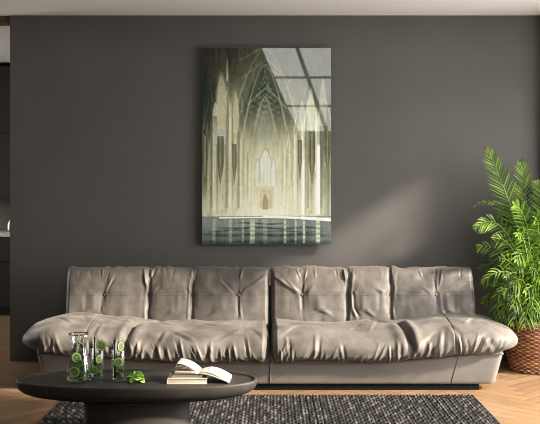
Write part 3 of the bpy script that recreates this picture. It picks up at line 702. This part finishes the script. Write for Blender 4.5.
JX, JY = at(79, 380, -2.33).x, -2.33
jug = empty('carafe', (JX, JY, TOPZ)); tag(jug, 'clear glass carafe of water with lime and mint on the dark table', 'carafe')
outer = [(0, .0), (.058, .0), (.064, .004), (.0655, .02), (.064, .06), (.058, .105), (.050, .145), (.0445, .172), (.043, .188), (.045, .205), (.050, .228), (.0545, .252)]
inner = [(r-.003, z+(.006 if r < .06 and z < .01 else 0)) for r, z in outer[2:]]
b = MB(); b.lathe(outer+[(.0530, .2535), (.0515, .252)]+[(r, max(z, .010)) for r, z in inner[::-1][1:]]+[(0, .010)], 56); b.build('glass', M['glass'], jug, True)
b = MB(); b.lathe([(0, .0112), (.0595, .0112), (.0615, .02), (.060, .06), (.054, .105), (.046, .145), (.0405, .165), (0, .165)], 48); b.build('water', M['water'], jug, True)
b = MB(); b.lathe([(.0535, .2505), (.0558, .2535), (.0535, .2565), (.0512, .2535), (.0535, .2505)], 56); b.build('rim', M['glass_rim'], jug, True)
def inj(dx, dy, dz, base=(JX, JY)): return (base[0]+dx, base[1]+dy, TOPZ+dz)
lime_wheel('lime_slice', inj(-.017, -.034, .056), (PI/2+.12, .1, -.15), .031, .006, 'lime slice low inside the carafe against its front')
lime_wheel('lime_slice', inj(-.012, -.014, .128), (PI/2-.2, .2, .55), .029, .006, 'lime slice high inside the carafe, below the neck')
lime_wheel('lime_slice', inj(.022, .012, .065), (PI/2+.2, -.3, -.9), .031, .006, 'lime slice seen nearly edge on at the carafe back')
mint('mint_leaves', inj(.012, -.004, .018), 16, .042, 3, 'dark green mint leaves at the bottom of the carafe', up=1.3)
mint('mint_leaves', inj(.004, -.010, .085), 9, .034, 5, 'mint sprig halfway up inside the carafe', up=1.8)
mint('mint_leaves', inj(.012, -.006, .200), 6, .026, 6, 'bright mint sprig floating in the carafe neck', m='sprig', up=.6)
b = MB(); b.box(-.009, .009, -.012, .012, -.05, .05, .005); o = b.build('ice_stick', M['ice'], smooth=True); o.location = inj(.016, -.028, .095); o.rotation_euler = (.05, -.12, .3)
tag(o, 'long clear ice stick standing inside the carafe', 'ice')
for k, (dx, dy, dz, rx, nm) in enumerate(((-.022, -.012, .184, .5, 'left'), (.014, .016, .186, .2, 'right'), (-.004, -.026, .205, 1.0, 'topmost'))):
    b = MB(); b.box(-.012, .012, -.012, .012, -.012, .012, .003); o = b.build('ice_cube', M['ice'], smooth=True); o.location = inj(dx*.8, dy*.8, dz); o.rotation_euler = (rx, .3, rx*2)
    tag(o, nm+' ice cube in the carafe neck', 'ice', 'ice in the carafe neck')

def highball(x, y, label):
    g = empty('drinking_glass', (x, y, TOPZ)); tag(g, label, 'glass')
    b_ = MB(); b_.lathe([(0, 0), (.030, 0), (.0335, .003), (.034, .01), (.0355, .08), (.0375, .162), (.0367, .1635), (.0359, .162), (.0337, .08), (.032, .02), (.028, .0135), (0, .0125)], 44); b_.build('glass', M['glass'], g, True)
    b_ = MB(); b_.lathe([(0, .0135), (.0275, .0145), (.0312, .02), (.0328, .08), (.0336, .105), (0, .105)], 40); b_.build('water', M['water'], g, True)
    return g
G1 = (at(97, 377, -2.28).x, -2.275); G2 = (at(118.3, 379, -2.31).x, -2.315)
highball(*G1, 'clear highball glass beside the carafe, lime wheel on its rim facing front')
highball(*G2, 'clear highball glass nearest the green sprig, lime wheel on its rim turned sideways')
def straw(g, dx0, dy0, dx1, dy1, h, label):
    b_ = MB(); b_.tube([(g[0]+dx0, g[1]+dy0, TOPZ+.016), (g[0]+dx1, g[1]+dy1, TOPZ+h)], .0052, 10)
    tag(b_.build('drinking_straw', M['straw'], smooth=True), label, 'straw')
straw(G1, -.012, .005, -.017, .010, .226, 'black straw in the glass beside the carafe')
straw(G2, -.016, -.010, -.019, -.012, .222, 'black straw in the glass nearest the green sprig')
lime_wheel('lime_slice', inj(.028, -.031, .186, G1), (PI/2+.06, 0, .1), .029, .006, 'lime wheel facing front on the rim of the glass beside the carafe')
lime_wheel('lime_slice', inj(.010, -.012, .110, G1), (PI/2, .2, .9), .024, .006, 'turned lime slice halfway down the glass beside the carafe')
lime_wheel('lime_slice', inj(-.011, -.018, .050, G1), (PI/2+.1, .3, -.25), .025, .006, 'lowest lime slice in the glass beside the carafe')
lime_wheel('lime_slice', inj(.017, -.026, .188, G2), (PI/2, 0, 1.05), .027, .006, 'lime wheel turned sideways on the rim of the glass nearest the sprig')
lime_wheel('lime_slice', inj(.004, -.012, .100, G2), (PI/2+.25, 0, .2), .028, .006, 'lime slice inside the glass nearest the green sprig')
mint('mint_leaves', inj(.002, 0, .02, G1), 12, .028, 8, 'dark mint leaves at the bottom of the glass beside the carafe', up=1.4)
mint('mint_leaves', inj(.004, 0, .03, G2), 14, .028, 9, 'dark mint leaves filling the glass nearest the sprig', up=1.6)

def sprig():
    rng = random.Random(12); b_ = MB(); p = at(136, 381, -2.37)
    for i in range(46):
        a = rng.uniform(0, 2*PI); e = rng.uniform(0, 1.35)
        c0 = Vector((math.cos(a)*math.cos(e)*.026, math.sin(a)*math.cos(e)*.022, .010+.026*math.sin(e)))
        d = Vector((math.cos(a+rng.uniform(-.6, .6)), math.sin(a+rng.uniform(-.6, .6)), rng.uniform(-.15, .9)))
        leaf_mesh(b_.b, c0, d, (0, 0, 1) if e < 1 else (math.cos(a), math.sin(a), .4), .026*rng.uniform(.8, 1.2), .020, .35)
    root = empty('mint_sprig', (p.x, p.y, TOPZ)); tag(root, 'loose bright green curly mint sprig lying on the dark table', 'mint sprig')
    o = b_.build('leaves', M['sprig'], root, True, False)
    zmin = min(v.co.z for v in o.data.vertices); o.location = (0, 0, -zmin+.0005)
    s = MB(); s.tube([(-.01, 0, .02), (-.03, -.005, .008), (-.048, -.012, .004)], .0022, 6); s.build('stem', M['mint'], root, True)
sprig()

# ------------------------------------------------------------------ books on the table
def closed_book(cx, cy, z, w_, d, h, rz, cover, label):
    root = empty('book', (cx, cy, z), rz); tag(root, label, 'book')
    k = MB(); k.box(-w_/2+.003, w_/2-.002, -d/2+.003, d/2-.003, .0022, h-.0022); k.build('pages', M['paper'], root)
    k = MB(); k.box(-w_/2, w_/2, -d/2, d/2, 0, .0022); k.box(-w_/2, w_/2, -d/2, d/2, h-.0022, h); k.box(-w_/2, -w_/2+.003, -d/2, d/2, 0, h); k.build('cover', cover, root)
bx = (at(166.7, 382, -2.42).x+at(206, 382, -2.42).x)/2
closed_book(bx, -2.335, TOPZ, .212, .155, .027, .03, M['cover_white'], 'closed pale book at the bottom of the stack on the table')
closed_book(bx+.004, -2.325, TOPZ+.0272, .165, .135, .020, -.05, M['cover_tan'], 'closed thinner tan book in the middle of the stack')
def open_book():
    z0 = TOPZ+.0477; xs = at(199, 376, -2.39).x; yc = -2.325; d = .15
    root = empty('open_book', (xs, yc, z0), -.06); tag(root, 'open book with fanned pages lying over the stack and the tabletop', 'book')
    def strip(name, pts, m, th=None, par=root, d0=-d/2, d1=d/2, ny=8, skew=0):
        # pts: profile in XZ; with th: closed block between the curve and the curve lowered by th(i)
        n = len(pts); V, F = [], []
        for j in range(ny+1):
            y = d0+(d1-d0)*j/ny
            for (x, z) in pts: V.append((x+skew*j/ny, y, z))
        F = grid_faces(ny+1, n)
        if th is not None:
            o_ = len(V)
            for j in range(ny+1):
                y = d0+(d1-d0)*j/ny
                for i, (x, z) in enumerate(pts): V.append((x+skew*j/ny, y, z-th(i/(n-1))))
            F += [tuple(o_+k for k in f[::-1]) for f in grid_faces(ny+1, n)]
            for i in range(n-1):
                F.append((i, i+1, o_+i+1, o_+i)); a = ny*n; F.append((a+i, a+o_+i, a+o_+i+1, a+i+1))
            for j in range(ny):
                F.append((j*n, o_+j*n, o_+(j+1)*n, (j+1)*n)); F.append((j*n+n-1, (j+1)*n+n-1, o_+(j+1)*n+n-1, o_+j*n+n-1))
        return mesh_obj(name, V, F, m, par, True, fix=True)
    T = np.linspace(0, 1, 18)
    # left half: pages lifted off the stack
    def left(h, L): return [(-L*t, .005+h*t**.8+.010*math.sin(t*PI)) for t in T]
    strip('cover', [(-.135*t, .0022) for t in T]+[], M['cover_dark'], lambda t: .002)
    strip('left_pages', [(-.128*t, .0145*math.sin(min(1, t*4)*PI/2)+.0028) for t in T], M['paper'], lambda t: .0145*math.sin(min(1, t*4)*PI/2)*.98+.0003)
    for k, (h, L) in enumerate(((.027, .126), (.036, .124), (.045, .120), (.054, .115))): strip('page', left(h, L), M['page'], lambda t: .0030 if k == 3 else .0012)
    # right half: slopes down past the stack to the table
    zd = -(z0-TOPZ)
    def right(lift): return [(.165*t, .012*math.sin(min(1, t*4)*PI/2)*(1-t)+lift*math.sin(t*PI)*.45+(zd+.004+lift*.35)*t**1.05+.003) for t in T]
    strip('cover', [(p[0], p[1]-.0035) for p in right(.004)], M['cover_dark'], lambda t: .002)
    strip('right_pages', right(.012), M['paper'], lambda t: .0085*math.sin(min(1, t*5)*PI/2)+.0005)
    for k, lf in enumerate((.019, .026, .033)): strip('page', [(x*(1-.06*k), z) for x, z in right(lf)], M['page'], lambda t: .0009, skew=.010*k)
    o = strip('picture', [(x*(1-.12), z+.0012) for x, z in right(.033)][5:9], M['ink'], None, root, .005, .05, 4, .006); o['label'] = 'small reddish brown picture printed on the page'
open_book()

# ------------------------------------------------------------------ palm in a basket
BX, BY = at(536, 340, -.36).x, -.36
palm = empty('potted_palm', (BX, BY, 0)); tag(palm, 'tall green palm in a round brown rattan basket by the sofa', 'potted plant')
def basket():
    rows, st, sr, sa = 25, 44, 5, 6
    H = .36; nz, na = rows*sr, st*sa
    V, Cc = [], []
    rng = np.random.RandomState(5); rt = rng.uniform(.7, 1.25, rows)*np.where(rng.rand(rows) < .2, 1.3, 1); hue = rng.uniform(-1, 1, (rows, st))
    for i in range(nz+1):
        t = i/nz; z = .002+H*t; R = .185+.030*math.sin(PI*min(1, t*1.05)*.62)+.012*t
        row = min(rows-1, i//sr); fz = (i/sr)-row
        for k in range(na):
            a = 2*PI*k/na; fa = k/sa
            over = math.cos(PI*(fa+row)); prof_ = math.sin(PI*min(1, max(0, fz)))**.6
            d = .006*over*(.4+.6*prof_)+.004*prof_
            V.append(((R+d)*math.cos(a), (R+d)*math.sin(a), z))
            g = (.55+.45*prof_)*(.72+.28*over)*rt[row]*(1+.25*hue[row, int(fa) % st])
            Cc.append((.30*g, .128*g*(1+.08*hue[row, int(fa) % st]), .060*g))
    F = grid_faces(nz+1, na, True)
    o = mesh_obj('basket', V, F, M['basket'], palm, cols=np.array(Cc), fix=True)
    s = o.modifiers.new('thickness', 'SOLIDIFY'); s.thickness = .008; s.offset = -1
    r_ = MB(); Rr = .222
    for q in range(2): r_.tube([(Rr*math.cos(2*PI*k/60), Rr*math.sin(2*PI*k/60), H+.004+.004*math.sin(k*PI/2*3+q*PI)) for k in range(61)], .009, 8)
    r_.build('rim', mat('rattan_rim', (.15, .065, .03), .5, col2=(.22, .1, .05), nscale=60), o, True)
    b_ = MB(); b_.lathe([(0, .01), (.185, .01), (.205, .30), (0, .31)], 40); b_.build('soil', M['soil'], palm, True)
basket()
def frond(p0, p1, p2, nl, ll, seed, lw=.018, start=.28, droop=.35, tone=1.0):
    rng = random.Random(seed)
    p0, p1, p2 = Vector(p0), Vector(p1), Vector(p2)
    ctrl = 2*p1-.5*(p0+p2)
    cur = lambda t: (1-t)**2*p0+2*t*(1-t)*ctrl+t*t*p2
    V, F, Cc = [], [], []
    off = Vector((BX, BY, 0))
    n = 26; sv = []
    for i in range(n+1): sv.append(cur(i/n))
    for i, p in enumerate(sv):                                    # rachis
        r = .0055*(1-.8*i/n)+.0008; d = (sv[min(i+1, n)]-sv[max(i-1, 0)]).normalized()
        a = d.cross(Vector((0, 1, 0)))
        a = (a if a.length > .1 else d.cross(Vector((1, 0, 0)))).normalized(); c_ = a.cross(d)
        for k in range(5): V.append(p+r*(math.cos(2*PI*k/5)*a+math.sin(2*PI*k/5)*c_)); Cc.append(tuple(np.array(srgb(120, 150, 62))*tone))
    for i in range(n):
        for k in range(5): F.append((i*5+k, i*5+(k+1) % 5, (i+1)*5+(k+1) % 5, (i+1)*5+k))
    for k in range(nl):
        t = start+(1-start)*(k+.5)/nl
        p = cur(t); d = (cur(min(1, t+.02))-cur(t-.02)).normalized()
        view = Vector((0, -1, .25)); s = d.cross(view)
        if s.length < .2: s = d.cross(Vector((1, 0, 0)))
        s.normalize(); nrm = s.cross(d).normalized()
        for sg in (-1, 1):
            f = (t-start)/(1-start); L = ll*(math.sin(PI*(.16+.78*f))**.7)*rng.uniform(.88, 1.08)*(.72 if f > .93 else 1)
            ang = math.radians(62-34*f+rng.uniform(-6, 6))
            dr = (d*math.cos(ang)+s*sg*math.sin(ang)+nrm*rng.uniform(-.05, .25)).normalized()
            bn = dr.cross(nrm).normalized(); m = 6; base = len(V)
            up = bn.cross(dr)
            g = rng.uniform(.75, 1.2)*tone; mixv = rng.uniform(0, 1)
            col = np.array(srgb(34, 60, 12))*(1-mixv)+np.array(srgb(90, 116, 30))*mixv
            for i in range(m+1):
                q = i/m; wv = lw/2*(math.sin(PI*min(1, .12+q*.88))**.75 if q < 1 else .02)
                c0 = p+dr*(L*q)+Vector((0, 0, -1))*(droop*L*q*q)
                for e in (-1, 0, 1):
                    v = c0+bn*(wv*e)+up*(abs(e)*wv*.35)
                    V.append(v); Cc.append(tuple(np.clip(col*g*(1.12 if e == 0 else 1)*(.9+.25*q), 0, .9)))
            for i in range(m):
                for e in range(2): F.append((base+i*3+e, base+i*3+e+1, base+(i+1)*3+e+1, base+(i+1)*3+e))
    V = [Vector((min(v.x, XR-.02 if v.y < -.16 else 2.11), min(v.y, -.012), v.z))-off for v in V]
    return mesh_obj('frond', V, F, M['leaf'], palm, True, cols=np.array(Cc))
bp = lambda dx=0, dy=0: (BX+dx, BY+dy, .30)
A = at
SPEC = [  # middle and tip seen in the photograph with a distance from the wall, leaflets, leaflet length, droop
    (A(520, 236, -.42), A(487, 149, -.42), 38, .175, .08), (A(530, 245, -.36), A(520, 161, -.32), 34, .17, .08),
    (A(543, 250, -.36), A(556, 186, -.34), 30, .17, .15), (A(537, 262, -.50), A(545, 205, -.62), 20, .13, .2),
    (A(512, 222, -.28), A(473, 207, -.25), 12, .05, .1), (A(508, 236, -.46), A(475, 229, -.55), 15, .10, .3),
    (A(512, 262, -.42), A(477, 247, -.46), 13, .10, .3), (A(514, 272, -.36), A(478, 268, -.34), 12, .09, .3),
    (A(512, 276, -.50), A(482, 283, -.60), 11, .10, .4), (A(520, 276, -.58), A(499, 258, -.76), 12, .11, .3),
    (A(523, 280, -.62), A(505, 278, -.84), 11, .12, .4), (A(534, 272, -.60), A(527, 250, -.84), 12, .12, .3),
    (A(538, 280, -.64), A(531, 270, -.90), 11, .12, .4), (A(518, 288, -.50), A(493, 298, -.66), 9, .10, .4),
    (A(545, 270, -.55), A(560, 248, -.72), 12, .12, .4), (A(524, 258, -.30), A(504, 204, -.18), 14, .11, .2),
    (A(548, 262, -.3), A(566, 215, -.24), 16, .13, .25), (A(520, 290, -.60), A(503, 295, -.78), 8, .10, .5),
    (A(535, 290, -.62), A(524, 293, -.84), 8, .11, .5), (A(546, 290, -.6), A(550, 292, -.82), 8, .11, .5),
    (A(530, 238, -.48), A(514, 205, -.58), 16, .12, .2), (A(538, 244, -.52), A(534, 218, -.72), 14, .13, .25),
    (A(508, 290, -.42), A(482, 304, -.46), 8, .09, .4), (A(543, 236, -.40), A(537, 182, -.42), 20, .13, .2),
    (A(526, 250, -.60), A(517, 236, -.80), 12, .11, .3), (A(540, 258, -.66), A(541, 236, -.88), 12, .12, .3),
    (A(516, 256, -.50), A(494, 240, -.62), 14, .11, .3), (A(528, 262, -.68), A(516, 262, -.92), 10, .11, .4),
    (A(538, 270, -.70), A(545, 268, -.94), 10, .11, .4), (A(522, 296, -.62), A(513, 308, -.80), 7, .10, .5),
    (A(532, 298, -.64), A(533, 309, -.84), 7, .10, .5), (A(512, 296, -.50), A(497, 312, -.60), 7, .10, .5),
    (A(524, 262, -.44), A(508, 236, -.40), 13, .13, .3), (A(532, 258, -.40), A(526, 226, -.36), 13, .13, .3),
    (A(518, 278, -.42), A(498, 280, -.36), 12, .13, .4), (A(540, 256, -.42), A(546, 228, -.40), 13, .13, .3),
    (A(522, 270, -.34), A(504, 252, -.22), 12, .12, .3), (A(530, 276, -.56), A(519, 270, -.70), 12, .14, .4),
    (A(536, 284, -.54), A(541, 280, -.72), 12, .14, .4), (A(514, 284, -.46), A(490, 288, -.48), 11, .13, .4),
    (A(526, 286, -.66), A(513, 284, -.86), 10, .14, .5), (A(530, 250, -.54), A(523, 228, -.66), 14, .13, .3),
    (A(514, 302, -.56), A(503, 322, -.66), 8, .10, .5), (A(522, 304, -.62), A(512, 326, -.74), 8, .10, .5), (A(530, 304, -.64), A(524, 328, -.76), 8, .10, .5),
    (A(538, 304, -.64), A(536, 326, -.76), 8, .10, .5), (A(546, 300, -.60), A(550, 322, -.70), 8, .10, .5), (A(508, 298, -.48), A(494, 318, -.54), 8, .10, .5),
    (A(541, 297, -.62), A(543, 308, -.80), 7, .10, .5), (A(524, 240, -.30), A(500, 222, -.22), 14, .10, .2),
]
SPEC = [(a, b, n, l*(1.12 if l < .15 else 1), d) for a, b, n, l, d in SPEC]
for i, (m_, t_, nl, ll, dr_) in enumerate(SPEC):
    rr = random.Random(i); frond(bp(rr.uniform(-.07, .05), rr.uniform(-.08, .06)), m_, t_, nl, ll, 40+i, rr.uniform(.0115, .0155), .3, dr_, rr.uniform(.75, 1.1))
for k in range(7):
    a = k*2.4; b = MB(); r = .03+.02*(k % 3)
    b.tube([(r*math.cos(a), r*math.sin(a), .29), (1.3*r*math.cos(a), 1.3*r*math.sin(a), .5), (1.7*r*math.cos(a), 1.7*r*math.sin(a), .68)], [.011, .009, .006], 8); b.build('stem', M['stem'], palm, True)
